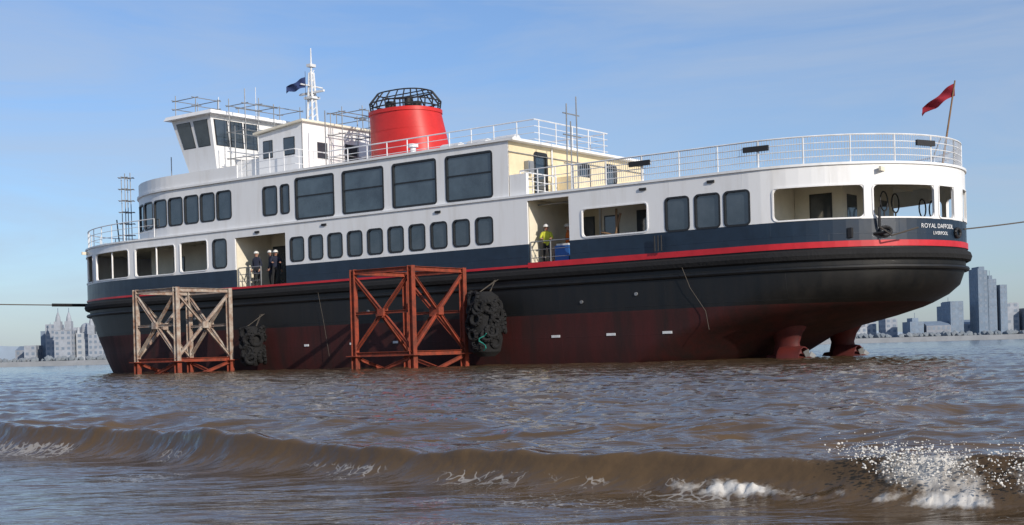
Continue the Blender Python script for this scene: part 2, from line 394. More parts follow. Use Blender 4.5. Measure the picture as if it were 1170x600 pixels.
def railing(mb,pts,z0,h,mt,nr=3,sp=1.2,r=.022,picket=0):
    L=[0]
    for a,b in zip(pts[:-1],pts[1:]): L.append(L[-1]+math.dist(a,b))
    def at(d):
        for i in range(len(L)-1):
            if d<=L[i+1]+1e-6:
                t=(d-L[i])/max(1e-6,L[i+1]-L[i]); return (pts[i][0]*(1-t)+pts[i+1][0]*t,pts[i][1]*(1-t)+pts[i+1][1]*t)
        return pts[-1]
    for k in range(nr):
        z=z0+h*(k+1)/nr
        mb.path([(u,v,z) for u,v in pts],r*(1.3 if k==nr-1 else .7),mt,5)
    n=max(1,round(L[-1]/sp))
    for i in range(n+1):
        u,v=at(L[-1]*i/n); mb.tube((u,v,z0),(u,v,z0+h),r*1.2,mt,5)
    if picket:
        n=int(L[-1]/picket)
        for i in range(n):
            u,v=at(L[-1]*i/n); mb.tube((u,v,z0+.08),(u,v,z0+h),.012,mt,3,cap=False)
mb=MB()
def rp(f,s0,s1,off,n,mir=False): return [pt(f,s0+(s1-s0)*i/n,0,off,mir)[:2] for i in range(n+1)]
for mir in(False,True):
    railing(mb,rp(low,3.2,S1,-.12,44,mir),7.09,1.0,M['rail'],4,1.6,.026,.10)
mb.obj('stern_deck_rail',ferry)
mb=MB()
for mir in(False,True): railing(mb,rp(low,S0,-23.5,-.12,30,mir),7.09,1.0,M['rail'],3,1.3,.022)
mb.obj('bow_deck_rail',ferry)
mb=MB()
railing(mb,[(-13,2.6),(-.4,2.6),(-.4,8.4),(-13,8.4)],9.56,1.15,M['rail'],4,1.3,.024)
railing(mb,[(-16.8,.3),(-13,.3),(-13,2.6)],9.56,1.05,M['rail'],3,1.1,.022)
railing(mb,[(0.4,.4),(0.4,3.0)],7.09,1.05,M['rail'],3,1.0)
railing(mb,[(0.5,.25),(3.2,.25)],7.09,1.05,M['rail'],3,1.0)
mb.obj('roof_rail',ferry)
mb=MB()
railing(mb,[(1.05,.12),(3.05,.12)],4.1,1.0,M['steel'],3,.9)
railing(mb,[(-17,.12),(-15.4,.12)],4.1,1.0,M['steel'],3,.8)
mb.obj('gangway_rail',ferry)
mb=MB()
for s in(6.0,11.0,17.5):
    u,v,_=pt(low,s,0,-.02); u2,v2,_=pt(low,s+.95,0,-.02)
    n=nrm(low,s+.4)
    mb.hexa([(u,v,7.7),(u2,v2,7.7),(u2-n.x*.1,v2-n.y*.1,7.7),(u-n.x*.1,v-n.y*.1,7.7)],[(u,v,7.9),(u2,v2,7.9),(u2-n.x*.1,v2-n.y*.1,7.9),(u-n.x*.1,v-n.y*.1,7.9)],M['dark'])
for u in(-15.6,-11,-4,6.5,9.5): mb.box(u,u+.3,-.06,.1,6.72,6.82,M['dark'])
for u in(2.0,4.7,7.3): mb.box(u,u+.42,.085,.12,1.1,1.2,M['rail'])
for u in(-9.5,-6.8,-12.5): mb.box(u,u+.3,.085,.12,1.1,1.2,M['rail'])
mb.box(14.6,14.75,1.0,1.25,4.35,4.7,M['dark'])
for u,z in((-8.2,2.6),(3.6,2.5),(6.2,2.7),(-20.3,2.7)): mb.tube((u,.08,z),(u,-.03,z),.07,M['steel'],10)
mb.path([(8.4,-.18,3.6),(8.7,-.12,2.8),(9.3,-.05,1.9),(9.4,.0,1.2)],.011,M['rope'],4)
mb.path([(-11.2,-.18,3.6),(-11.0,-.1,2.4),(-10.7,-.05,.6)],.010,M['rope'],4)
for u in(7.2,7.5,7.35): mb.tube((u,-.16,4.3),(u,-.16,4.9),.03,M['dark'],5)
mb.obj('deck_fittings',ferry)
mb=MB()
for s in(16.0,19.8):
    c=Vector(pt(low,s,4.55,.06)); n=nrm(low,s)
    for k in range(12):
        t0,t1=2*math.pi*k/12,2*math.pi*(k+1)/12; tv=Vector((-n.y,n.x,0))
        mb.tube(c+tv*.22*math.cos(t0)+Vector((0,0,.16*math.sin(t0))),c+tv*.22*math.cos(t1)+Vector((0,0,.16*math.sin(t1))),.06,M['dark'])
c=Vector(pt(low,15.75,4.7,.12)); mb.tube(c,c+Vector((.05,-.1,.7)),.05,M['dark']); mb.tube(c-Vector((.35,0,.25)),c+Vector((.35,0,-.2)),.06,M['dark']); mb.path([c,c+Vector((.5,-.1,-.35)),c+Vector((1.3,.35,-.1))],.03,M['rope'],5)
mb.obj('fairleads',ferry,smooth=True)
mb=MB()
for v in(3.0,4.1,6.9,8.0):
    c=Vector((15.2,v,5.75))
    for k in range(14):
        t0,t1=2*math.pi*k/14,2*math.pi*(k+1)/14
        mb.tube(c+Vector((0,.36*math.cos(t0),.36*math.sin(t0))),c+Vector((0,.36*math.cos(t1),.36*math.sin(t1))),.03,M['dark'])
    mb.tube((15.2,v,4.1),(15.2,v,5.4),.03,M['dark'])
mb.obj('stern_ring_racks',ferry)
mb=MB()
def scaff(mb,u0,u1,v0,v1,z0,z1,lifts,over=.5):
    for u in(u0,u1):
        for v in(v0,v1): mb.tube((u,v,z0),(u+random.uniform(-.05,.05),v,z1+random.uniform(0,over)),.026,M['steel'],5)
    for k in range(1,lifts+1):
        z=z0+(z1-z0)*k/lifts
        for v in(v0,v1): mb.tube((u0-.25,v,z),(u1+.25,v,z),.024,M['steel'],5)
        for u in(u0,u1): mb.tube((u,v0-.25,z),(u,v1+.25,z),.024,M['steel'],5)
scaff(mb,-29.2,-28.9,2.4,2.8,7.1,11.0,6,.6)
scaff(mb,-19.4,-18.2,1.9,3.9,9.6,13.7,3,.9)
scaff(mb,-23.2,-21.6,1.5,3.0,13.5,14.4,2,.3)
scaff(mb,-21.6,-20,4.5,7.5,13.5,14.2,1,.6)
scaff(mb,-14.2,-13.4,4,6.0,9.6,12.9,3,.6)
scaff(mb,-16.5,-14.6,6.8,8.8,12.4,13.5,2,.4)
for a,b in(((2.1,1.4,7.1),(2.15,1.4,10.9)),((2.1,2.2,7.1),(2.1,2.2,11.3)),((3.1,.3,7.1),(3.1,.3,9.9)),((2.1,1.2,9.6),(2.1,2.5,9.6)),((2.1,1.2,8.4),(2.1,2.5,8.4)),((2.1,1.2,10.5),(2.1,2.4,10.5)),((-18,1.0,9.6),(-18,1.0,12.4)),((-13.4,1.2,9.6),(-13.4,1.2,12.0)),((-12.6,2,9.6),(-12.6,2,12.6)),((-24.3,2,9.6),(-24.3,2,11.6))): mb.tube(a,b,.028,M['steel'])
mb.obj('access_scaffolding',ferry)
def flag(mb,base,dirv,w,h,mt,wave=.12,droop=.3):
    nx,nz=18,8; i0=len(mb.v); d=Vector(dirv).normalized(); side=Vector((-d.y,d.x,0))
    for i in range(nx+1):
        for j in range(nz+1):
            t=i/nx; p=Vector(base)+d*w*t+Vector((0,0,-h*j/nz*(1-.35*t)-droop*w*t**1.2+.07*math.sin(t*8+j*.9)*t))+side*wave*math.sin(t*11+j*.6)*min(1,t*2)
            mb.v.append(tuple(p))
    for i in range(nx):
        for j in range(nz):
            a=i0+i*(nz+1)+j; mb.f.append((a,a+1,a+nz+2,a+nz+1)); mb.m.append(mb.mi(mt))
mb=MB(); mb.tube((16.5,5.5,7.0),(17.1,5.5,10.3),.045,M['wood'],8,r1=.03); mb.tube((16.5,5.5,8.2),(16.0,5.5,7.1),.025,M['steel'])
flag(mb,(17.08,5.5,10.2),(-.95,-.25,0),1.2,.48,M['flagred'],.15,.72)
mb.obj('ensign_and_staff',ferry,smooth=True)
mb=MB(); flag(mb,(-16.95,5.0,15.3),(-.7,-.7,0),1.0,.55,M['flagblue'],.14,.55); mb.tube((-16.95,5.0,12.1),(-16.95,5.0,15.6),.015,M['dark'],4)
mb.obj('house_flag',ferry,smooth=True)
mb=MB(); mb.tube((-33.6,5.5,7.0),(-33.9,5.5,9.2),.04,M['dark'],6); mb.obj('jack_staff',ferry)
mb=MB()
for v in(2.9,8.1):
    def el(a,b,z,uc=11.2,n=16): return [(uc+a*math.cos(2*math.pi*k/n),v+b*math.sin(2*math.pi*k/n),z) for k in range(n)]
    mb.loft([el(.75,.35,-.6),el(.6,.3,.2),el(.5,.28,.6),el(.6,.45,.95),el(.8,.75,1.25),el(.95,.9,1.9)],M['podred'],capb=True)
    def el2(r,u,n=18): return [(u,v+r*math.cos(2*math.pi*k/n),-.1+r*math.sin(2*math.pi*k/n)) for k in range(n)]
    mb.loft([el2(.05,10.2),el2(.28,10.4),el2(.34,11.0),el2(.3,11.8),el2(.1,12.3)],M['podred'],capb=True,capt=True)
    mb.loft([el2(.62,11.0),el2(.66,11.3),el2(.56,11.9),el2(.52,11.9),el2(.58,11.1)],M['podred'])
    for k in range(4):
        t=math.pi/2*k+.4; z0=-.1
        mb.hexa([(12,v,z0),(12.1,v+.05,z0),(12.15,v+.5*math.cos(t),z0+.5*math.sin(t)),(12.0,v+.5*math.cos(t+.4),z0+.5*math.sin(t+.4))],[(12.03,v,z0),(12.13,v+.05,z0),(12.18,v+.5*math.cos(t),z0+.5*math.sin(t)),(12.03,v+.5*math.cos(t+.4),z0+.5*math.sin(t+.4))],M['steel'])
mb.obj('azimuth_thrusters',ferry,smooth=True)
def letters(txt,s_start,z,size,name):
    mbt=MB(); s=s_start
    for ch in txt:
        if ch==' ': s+=size*.45; continue
        cu=bpy.data.curves.new('t','FONT'); cu.body=ch; cu.size=size*1.35; cu.extrude=0.004
        o=bpy.data.objects.new('t',cu); scene.collection.objects.link(o)
        dg=bpy.context.evaluated_depsgraph_get(); me=o.evaluated_get(dg).to_mesh()
        xs=[v.co.x for v in me.vertices]; w=max(xs)-min(xs) if xs else size*.3; x0=min(xs) if xs else 0
        n=nrm(low,s+w/2); c=Vector(pt(low,s+w/2,z,.02)); t=Vector((-n.y,n.x,0))
        i=len(mbt.v)
        for v in me.vertices: mbt.v.append(tuple(c+t*(v.co.x-x0-w/2)+Vector((0,0,v.co.y))+Vector((n.x,n.y,0))*v.co.z))
        for p in me.polygons: mbt.f.append(tuple(i+k for k in p.vertices)); mbt.m.append(mbt.mi(M['rail']))
        o.evaluated_get(dg).to_mesh_clear(); bpy.data.objects.remove(o); s+=w+size*.13
    return mbt.obj(name,ferry)
letters('ROYAL DAFFODIL',17.55,4.68,.17,'name_lettering'); letters('LIVERPOOL',18.15,4.44,.13,'port_lettering')
mb=MB()
mb.box(2.0,2.7,.5,1.1,4.11,4.9,M['blue']); mb.box(2.05,2.65,.55,1.05,4.9,4.98,M['helmet'])
mb.tube((1.2,2.0,4.1),(1.2,2.0,5.0),.2,M['orange'],10)
mb.tube((5.0,.6,4.1),(5.0,.6,6.2),.05,M['wood']); mb.tube((4.6,.6,4.1),(5.2,.6,6.0),.05,M['wood']); mb.tube((5.8,.7,4.9),(4.2,.7,5.3),.06,M['wood'])
mb.obj('deck_equipment',ferry)

# ------------------------------------------------------------ trestles
def trestle(mtop,u0,u1,v0,v1,H):
    mb=MB(); w=.11
    c=[(u0,v0),(u1,v0),(u1,v1),(u0,v1)]
    def beam(p0,p1,w,mt):
        p0=Vector(p0);p1=Vector(p1);d=(p1-p0).normalized(); a=Vector((0,0,1)) if abs(d.z)<.9 else Vector((1,0,0))
        e1=d.cross(a).normalized()*w;e2=d.cross(e1).normalized()*w
        for s in(-1,1):
            o=e2*s; t=e2*.12
            mb.hexa([p0-e1+o-t,p0+e1+o-t,p0+e1+o+t,p0-e1+o+t],[p1-e1+o-t,p1+e1+o-t,p1+e1+o+t,p1-e1+o+t],mt)
        mb.hexa([p0-e1*.12-e2*.88,p0+e1*.12-e2*.88,p0+e1*.12+e2*.88,p0-e1*.12+e2*.88],[p1-e1*.12-e2*.88,p1+e1*.12-e2*.88,p1+e1*.12+e2*.88,p1-e1*.12+e2*.88],mt)
    for (u,v) in c:
        beam((u,v,.58),(u,v,H),w,mtop); beam((u,v,-.8),(u,v,.56),w*1.1,M['primer'])
        mb.box(u-.28,u+.28,v-.28,v+.28,.54,.58,M['primer'])
    for i in range(4):
        a=c[i];b=c[(i+1)%4]
        for z in(.62,H-.12): beam((a[0],a[1],z),(b[0],b[1],z),.085,mtop if z>1 else M['primer'])
        m_=((a[0]+b[0])/2,(a[1]+b[1])/2)
        beam((a[0],a[1],.75),(b[0],b[1],H-.25),.055,mtop); beam((b[0],b[1],.75),(a[0],a[1],H-.25),.055,mtop)
        beam((a[0],a[1],-.5),(b[0],b[1],.5),.06,M['primer'])
        mb.box(m_[0]-.16,m_[0]+.16,m_[1]-.16,m_[1]+.16,H/2+.1,H/2+.4,mtop)
        if i%2==0: beam((a[0],a[1],H*.5+.25),(b[0],b[1],H*.5+.25),.05,mtop)
    return mb.obj('steel_trestle',mw=SHIP)
trestle(M['palesteel'],-19.4,-16.4,-4.3,-1.1,4.05)
trestle(M['primer'],-4.74,-1.55,-4.5,-1.25,4.15)
def fender(u,v,zc,R,L,nt_):
    mb=MB()
    prof=[(R*.5,-L/2),(R*.85,-L/2+.2),(R,-L/4),(R,L/4),(R*.8,L/2-.2),(R*.4,L/2)]
    mb.loft([[(u+r*math.cos(2*math.pi*k/20),v+r*math.sin(2*math.pi*k/20),zc+z) for k in range(20)] for r,z in prof],M['rubber'],capb=True,capt=True)
    for _ in range(nt_):
        a=random.uniform(0,2*math.pi); zz=random.uniform(-L/2+.25,L/2-.2); taper=1-.35*max(0,abs(zz)/(L/2)-.5)*2
        rad_=R*taper+random.uniform(-.02,.10); r_=random.uniform(.18,.30)
        c=Vector((u+rad_*math.cos(a),v+rad_*math.sin(a),zc+zz))
        n=Vector((math.cos(a),math.sin(a),random.uniform(-.4,.4))).normalized(); t=n.cross(Vector((0,0,1))).normalized(); b_=n.cross(t)
        for q in range(12):
            t0,t1=2*math.pi*q/12,2*math.pi*(q+1)/12
            mb.tube(c+t*r_*math.cos(t0)+b_*r_*math.sin(t0),c+t*r_*math.cos(t1)+b_*r_*math.sin(t1),.085,M['rubber'],6,cap=False)
    for k in range(4):
        a=math.pi*2*k/4; mb.tube((u+.3*math.cos(a),v+.3*math.sin(a),zc+L/2),(u+.1*k-.2,.0,zc+L/2+.6),.012,M['rope'],4)
    return mb
mb=fender(-.6,-.95,1.75,.68,2.7,44)
mb.path([(-.1+.2*math.sin(i*1.1),-1.83+.05*math.cos(i*2),.65+.1*i) for i in range(8)],.022,M['green'],5)
mb.obj('tyre_fender',mw=SHIP,smooth=True)
fender(-15.2,-.75,1.2,.5,1.9,28).obj('tyre_fender',mw=SHIP,smooth=True)

def rope(a,b,sag,r):
    mb=MB(); a=Vector(a);b=Vector(b); pts=[]
    for i in range(25):
        t=i/24; pts.append(a.lerp(b,t)-Vector((0,0,sag*4*t*(1-t))))
    mb.path(pts,r,M['rope'],6); return mb,pts
bowp=SHIP@Vector((-33.4,3.2,4.0)); sternp=SHIP@Vector((17.05,6.2,4.75))
lp=Vector((-48,66,4.9)); rp_=Vector((33,60,7.6))
mb,pts=rope(bowp,lp,.15,.035)
for a,b in zip(pts[0:2],pts[1:3]): mb.tube(a,b,.09,M['rubber'],8)
mb.obj('mooring_rope',smooth=True)
mb,pts=rope(sternp,rp_,.3,.03); mb.obj('mooring_rope',smooth=True)
for p,h in((lp,5.3),(rp_,8.0)):
    mb=MB()
    for dx,dy in((0,0),(.9,.3),(.3,.9)): mb.tube((p.x+dx*1.6,p.y+dy*1.6,-2),(p.x+dx*.5,p.y+dy*.5,h),.24,M['wood'],10)
    mb.tube((p.x+.3,p.y+.3,h-.9),(p.x+.3,p.y+.3,h-.5),.62,M['primer'],12)
    mb.obj('mooring_dolphin',smooth=True)

# ------------------------------------------------------------ people
def person(loc,rotz,jacket,trous,pose='stand'):
    if pose=='stand':
        J=dict(pel=(0,0,.95),sp=(0,0,1.14),ch=(0,-.01,1.33),nk=(0,0,1.49),hb=(0,-.01,1.56),hd=(0,-.02,1.65),ht=(0,-.01,1.73))
        for s,n in((-1,'l'),(1,'r')):
            J['sh'+n]=(s*.18,0,1.42);J['el'+n]=(s*.26,.03,1.14);J['wr'+n]=(s*.24,-.1,.90)
            J['hp'+n]=(s*.1,0,.9);J['kn'+n]=(s*.12,-.03,.5);J['an'+n]=(s*.13,.02,.09);J['to'+n]=(s*.15,-.16,.05)
    elif pose=='reach':
        J=dict(pel=(0,.05,.93),sp=(0,.0,1.12),ch=(0,-.08,1.29),nk=(0,-.13,1.44),hb=(0,-.16,1.51),hd=(0,-.19,1.59),ht=(0,-.2,1.67))
        for s,n in((-1,'l'),(1,'r')):
            J['sh'+n]=(s*.18,-.1,1.37);J['el'+n]=(s*.25,-.27,1.16);J['wr'+n]=(s*.2,-.5,1.12)
            J['hp'+n]=(s*.1,.04,.88);J['kn'+n]=(s*.13,-.06*s,.48);J['an'+n]=(s*.14,.05,.09);J['to'+n]=(s*.16,-.13,.05)
    R=dict(pel=.145,sp=.135,ch=.15,nk=.06,hb=.07,hd=.098,ht=.075,sh=.075,el=.052,wr=.036,hp=.1,kn=.068,an=.05,to=.045)
    E=[('pel','sp'),('sp','ch'),('ch','nk'),('nk','hb'),('hb','hd'),('hd','ht')]
    for n in 'lr': E+=[('ch','sh'+n),('sh'+n,'el'+n),('el'+n,'wr'+n),('pel','hp'+n),('hp'+n,'kn'+n),('kn'+n,'an'+n),('an'+n,'to'+n)]
    ks=list(J); me=bpy.data.meshes.new('b'); me.from_pydata([J[k] for k in ks],[(ks.index(a),ks.index(b)) for a,b in E],[])
    o=bpy.data.objects.new('b',me); scene.collection.objects.link(o)
    o.modifiers.new('s','SKIN'); o.modifiers.new('d','SUBSURF').levels=1
    for i,k in enumerate(ks):
        r=R.get(k) or R[k[:2]]; me.skin_vertices[0].data[i].radius=(r,r*.85)
    me.skin_vertices[0].data[0].use_root=True
    dg=bpy.context.evaluated_depsgraph_get(); ev=o.evaluated_get(dg); m2=ev.to_mesh()
    mb=MB(); mb.v=[tuple(v.co) for v in m2.vertices]
    hd=Vector(J['hd']);nkz=J['nk'][2];hz=J['pel'][2]
    for p in m2.polygons:
        c=p.center; mb.f.append(tuple(p.vertices))
        if c.z>nkz+.03: k=M['skin']
        elif c.z<.13: k=M['dark']
        elif min((c-Vector(J['hpl'])).length,(c-Vector(J['hpr'])).length)<.12 or c.z<hz-.03 and min((c-Vector(J['wrl'])).length,(c-Vector(J['wrr'])).length)>.25: k=trous
        else: k=jacket
        mb.m.append(mb.mi(k))
    ev.to_mesh_clear(); bpy.data.objects.remove(o)
    for s,n in((-1,'l'),(1,'r')):
        w=Vector(J['wr'+n]); d=(w-Vector(J['el'+n])).normalized(); sd=Vector((0,1,0)) if pose=='stand' else Vector((1,0,0))
        pe=w+d*.09
        mb.tube(w,pe,.032,M['skin'],8,r1=.04)
        for k,ln in enumerate((.07,.085,.08,.06)):
            b=pe+sd*(k-1.5)*.02; m_=b+d*ln*.5; e=m_+(d*.7+Vector((-s*.5,-.2,0)))*ln*.5
            mb.tube(b,m_,.0095,M['skin'],6); mb.tube(m_,e,.009,M['skin'],6,r1=.007)
        b=w+d*.03-sd*.03; mb.tube(b,b+(d-sd*.7).normalized()*.035,.012,M['skin'],6); mb.tube(b+(d-sd*.7).normalized()*.035,b+(d-sd*.3)*.065,.01,M['skin'],6)
    c=hd+Vector((0,0,.045))
    rings=[]
    for k in range(6):
        t=k/5*math.pi/2; rings.append([(c.x+.128*math.cos(t)*math.cos(a),c.y+.145*math.cos(t)*math.sin(a),c.z+.12*math.sin(t)+.0) for a in [2*math.pi*q/16 for q in range(16)]])
    mb.loft([[(c.x+.13*math.cos(a),c.y+(.15 if math.sin(a)>0 else .2)*math.sin(a),c.z-.012) for a in [2*math.pi*q/16 for q in range(16)]]]+rings,M['helmet'],capb=True)
    fy=hd.y-.098
    for s in(-1,1): mb.box(hd.x+s*.035-.012,hd.x+s*.035+.012,fy-.004,fy+.02,hd.z-.005,hd.z+.01,M['dark']); mb.box(hd.x+s*.1-.01,hd.x+s*.1+.01,hd.y-.01,hd.y+.03,hd.z-.04,hd.z+.02,M['skin'])
    mb.hexa([(hd.x-.014,fy-.022,hd.z-.035),(hd.x+.014,fy-.022,hd.z-.035),(hd.x+.014,fy+.02,hd.z-.035),(hd.x-.014,fy+.02,hd.z-.035)],[(hd.x-.006,fy,hd.z+.005),(hd.x+.006,fy,hd.z+.005),(hd.x+.006,fy+.02,hd.z+.005),(hd.x-.006,fy+.02,hd.z+.005)],M['skin'])
    mb.box(hd.x-.025,hd.x+.025,fy+.002,fy+.02,hd.z-.062,hd.z-.054,M['stripe'])
    return mb.obj('person',mw=SHIP@Matrix.Translation(loc)@Matrix.Rotation(rotz,4,'Z'),smooth=True)
person((-16.1,.5,4.1),.2,M['cloth'],M['cloth2'],'stand')
person((-15.2,.6,4.1),-.5,M['cloth'],M['cloth2'],'stand')
person((-14.6,.35,4.1),.9,M['cloth'],M['cloth2'],'reach')
person((-15.7,1.4,4.1),1.4,M['cloth'],M['cloth2'],'stand')
person((1.45,.7,4.1),.6,M['hivis'],M['cloth2'],'reach')
person((1.85,1.7,4.1),-.8,M['orange'],M['cloth2'],'stand')

# ------------------------------------------------------------ water
T=rng.random((256,256))
def vn(x,y):
    xi=np.floor(x).astype(int);yi=np.floor(y).astype(int);fx=x-xi;fy=y-yi
    fx=fx*fx*(3-2*fx);fy=fy*fy*(3-2*fy)
    g=lambda a,b:T[a%256,b%256]
    return (g(xi,yi)*(1-fx)+g(xi+1,yi)*fx)*(1-fy)+(g(xi,yi+1)*(1-fx)+g(xi+1,yi+1)*fx)*fy
def fb(x,y,o=3):
    r=0;a=.5;t=0
    for k in range(o): r=r+a*vn(x*2**k+17*k,y*2**k+31*k); t+=a; a*=.5
    return r/t*2-1
ys=[-300,-120,-50,-20,-8,-3,0,1.5]
y=2.2
while y<9: ys.append(y); y+=.017
while y<260: ys.append(y); y*=1.006
while y<9000: ys.append(y); y*=1.12
ys=np.array(ys)
a=np.linspace(-1,1,681); sl=a*.44
ext=np.array([.5,.6,.8,1.2,2,4,9]); sl=np.concatenate([-ext[::-1],sl,ext])
Y,SL=np.meshgrid(ys,sl,indexing='ij'); X=SL*np.maximum(np.abs(Y),3.0)
Wt=np.clip((Y+20)/20,0,1)
far=1/(1+(Y/160)**2)
ca,sa=math.cos(.3),math.sin(.3)
XR=X*ca+Y*sa; YR=-X*sa+Y*ca
yc=5.95-.86*X+.03*np.clip(X,-6,6)**2+.2*fb(X*.9,X*0+3.3,2)
d=(Y-yc)*.76
calm=np.clip((d+.2)/.6,0,1)*.75+.25
warp=fb(XR*.4,YR*.4,2)*1.2
h=.05*fb(XR/3.0,YR/1.4+warp,2)
h+=.045*(1-np.abs(fb(XR/1.2+9,YR/.5+warp,2))*2)*np.clip(Y/12,0.2,1)
h+=.024*(1-np.abs(fb(XR/.5+3,YR/.24+warp,2))*2)+.012*fb(XR/.2,YR/.11,2)
h=h*far*calm*Wt-.02
A=.16+.03*fb(X*1.3,X*0+7,2)
A=A*np.clip((11-np.abs(X))/6,0.0,1)
wv=np.where(d>0,np.exp(-(np.abs(d)/.40)**1.4),np.exp(-(np.abs(d)/.16)**2))
h=h+A*wv*np.where(Y>0,1,0)+.014*fb(X*6,d*3,2)*wv*(Y>0)
h+=.05*np.exp(-((Y-(9.6-.8*X+.4*fb(X*.5,X*0+1,2)))/.5)**2)*(Y>2)*(np.abs(X)<9)
YY=Y-.10*np.clip(wv,0,1)**3*(Y>0)
brk=np.clip((X-1.15)/.3,0,1)
fn=fb(X*5,Y*5,3)
foot=np.clip((X-.52)/.15,0,1)*np.exp(-((d+.21+.05*fb(X*3,X*0,2))/.045)**2)*np.clip(.45+1.5*fn,0,1)
full=brk*np.exp(-((d+.10)/.12)**2)*np.clip(.65+1.2*fn,0,1.1)
foam=np.maximum(foot,full)*(Y>2)
h+=foam*(.035*np.abs(fb(X*16,Y*16,3))+.02*np.abs(fb(X*40,Y*40,2)))
lace=np.exp(-np.clip(-d-.2,0,9)/1.0)*(d<-.15)*np.clip(-.1+1.5*fb(X*1.6+4,Y*2.4,3),0,1)*(Y>1)
lace+=.35*np.clip(fb(X*.9+11,Y*1.5,3)-.25,0,1)*(d>.1)*(Y<12)*(Y>1)
lace+=.35*np.exp(-((d-.0)/.04)**2)*np.clip(fb(X*2.5,Y*0+2,2)-.3,0,1)*(Y>1)
nr,nc=Y.shape
co=np.stack([X,YY,h],-1).reshape(-1,3)
idx=np.arange(nr*nc).reshape(nr,nc)
F=np.stack([idx[:-1,:-1],idx[:-1,1:],idx[1:,1:],idx[1:,:-1]],-1).reshape(-1,4)
me=bpy.data.meshes.new('river_water'); me.vertices.add(len(co)); me.vertices.foreach_set('co',co.ravel())
me.loops.add(F.size); me.loops.foreach_set('vertex_index',F.ravel().astype(np.int32))
me.polygons.add(len(F)); me.polygons.foreach_set('loop_start',np.arange(0,F.size,4,dtype=np.int32)); me.polygons.foreach_set('loop_total',np.full(len(F),4,dtype=np.int32))
me.polygons.foreach_set('use_smooth',[True]*len(F)); me.update(calc_edges=True)
at=me.attributes.new('foam','FLOAT','POINT'); at.data.foreach_set('value',foam.ravel().astype(np.float32))
at=me.attributes.new('lace','FLOAT','POINT'); at.data.foreach_set('value',np.clip(lace,0,1).ravel().astype(np.float32))
wo=bpy.data.objects.new('river_water',me); scene.collection.objects.link(wo)
m=bpy.data.materials.new('silty_water'); m.use_nodes=True; nt=m.node_tree; b=nt.nodes['Principled BSDF']; me.materials.append(m)
N=nt.nodes.new; L=nt.links.new
tc=N('ShaderNodeTexCoord')
b.inputs['IOR'].default_value=1.33; b.inputs['Roughness'].default_value=.1
def noise(sc,det,vec,scale3=None):
    n=N('ShaderNodeTexNoise'); n.inputs['Scale'].default_value=sc; n.inputs['Detail'].default_value=det
    mp=N('ShaderNodeMapping'); mp.inputs['Rotation'].default_value=(0,0,.3); mp.inputs['Scale'].default_value=scale3 or (1,1,1)
    L(vec,mp.inputs[0]); L(mp.outputs[0],n.inputs['Vector']); return n
n1=noise(9,4,tc.outputs['Object'],(.55,1.2,1)); n2=noise(2.0,4,tc.outputs['Object'],(.5,1.2,1))
bp=N('ShaderNodeBump'); bp.inputs['Strength'].default_value=.6; bp.inputs['Distance'].default_value=.02; L(n1.outputs['Fac'],bp.inputs['Height'])
bp2=N('ShaderNodeBump'); bp2.inputs['Strength'].default_value=.7; bp2.inputs['Distance'].default_value=.10; L(n2.outputs['Fac'],bp2.inputs['Height']); L(bp.outputs[0],bp2.inputs['Normal'])
L(bp2.outputs[0],b.inputs['Normal'])
n3=noise(.8,5,tc.outputs['Object'])
mx=N('ShaderNodeMix'); mx.data_type='RGBA'; mx.inputs[6].default_value=(.135,.085,.042,1); mx.inputs[7].default_value=(.065,.044,.027,1); L(n3.outputs['Fac'],mx.inputs[0])
vo=N('ShaderNodeTexVoronoi'); vo.feature='DISTANCE_TO_EDGE'; vo.inputs['Scale'].default_value=9
nd=N('ShaderNodeTexNoise'); nd.inputs['Scale'].default_value=7; nd.inputs['Detail'].default_value=3; L(tc.outputs['Object'],nd.inputs['Vector'])
va=N('ShaderNodeVectorMath'); va.operation='MULTIPLY_ADD'; va.inputs[1].default_value=(.35,.35,.35); L(nd.outputs['Color'],va.inputs[0]); L(tc.outputs['Object'],va.inputs[2]); L(va.outputs[0],vo.inputs['Vector'])
al=N('ShaderNodeAttribute'); al.attribute_name='lace'; af=N('ShaderNodeAttribute'); af.attribute_name='foam'
mul=N('ShaderNodeMath'); mul.operation='MULTIPLY'; mul.inputs[1].default_value=.2; L(al.outputs['Fac'],mul.inputs[0])
sub=N('ShaderNodeMath'); sub.operation='SUBTRACT'; L(mul.outputs[0],sub.inputs[0]); L(vo.outputs['Distance'],sub.inputs[1])
ml=N('ShaderNodeMath'); ml.operation='MULTIPLY'; ml.inputs[1].default_value=18; ml.use_clamp=True; L(sub.outputs[0],ml.inputs[0])
nf=N('ShaderNodeTexNoise'); nf.inputs['Scale'].default_value=26; nf.inputs['Detail'].default_value=6; nf.inputs['Roughness'].default_value=.7; L(tc.outputs['Object'],nf.inputs['Vector'])
ad=N('ShaderNodeMath'); ad.operation='ADD'; L(nf.outputs['Fac'],ad.inputs[0]); L(af.outputs['Fac'],ad.inputs[1])
mr=N('ShaderNodeMapRange'); mr.inputs[1].default_value=.78; mr.inputs[2].default_value=1.35; L(ad.outputs[0],mr.inputs[0])
gm=N('ShaderNodeMath'); gm.operation='GREATER_THAN'; gm.inputs[1].default_value=.02; L(af.outputs['Fac'],gm.inputs[0])
mg=N('ShaderNodeMath'); mg.operation='MULTIPLY'; L(mr.outputs[0],mg.inputs[0]); L(gm.outputs[0],mg.inputs[1])
l7=N('ShaderNodeMath'); l7.operation='MULTIPLY'; l7.inputs[1].default_value=.42; L(ml.outputs[0],l7.inputs[0])
mxm=N('ShaderNodeMath'); mxm.operation='MAXIMUM'; L(l7.outputs[0],mxm.inputs[0]); L(mg.outputs[0],mxm.inputs[1])
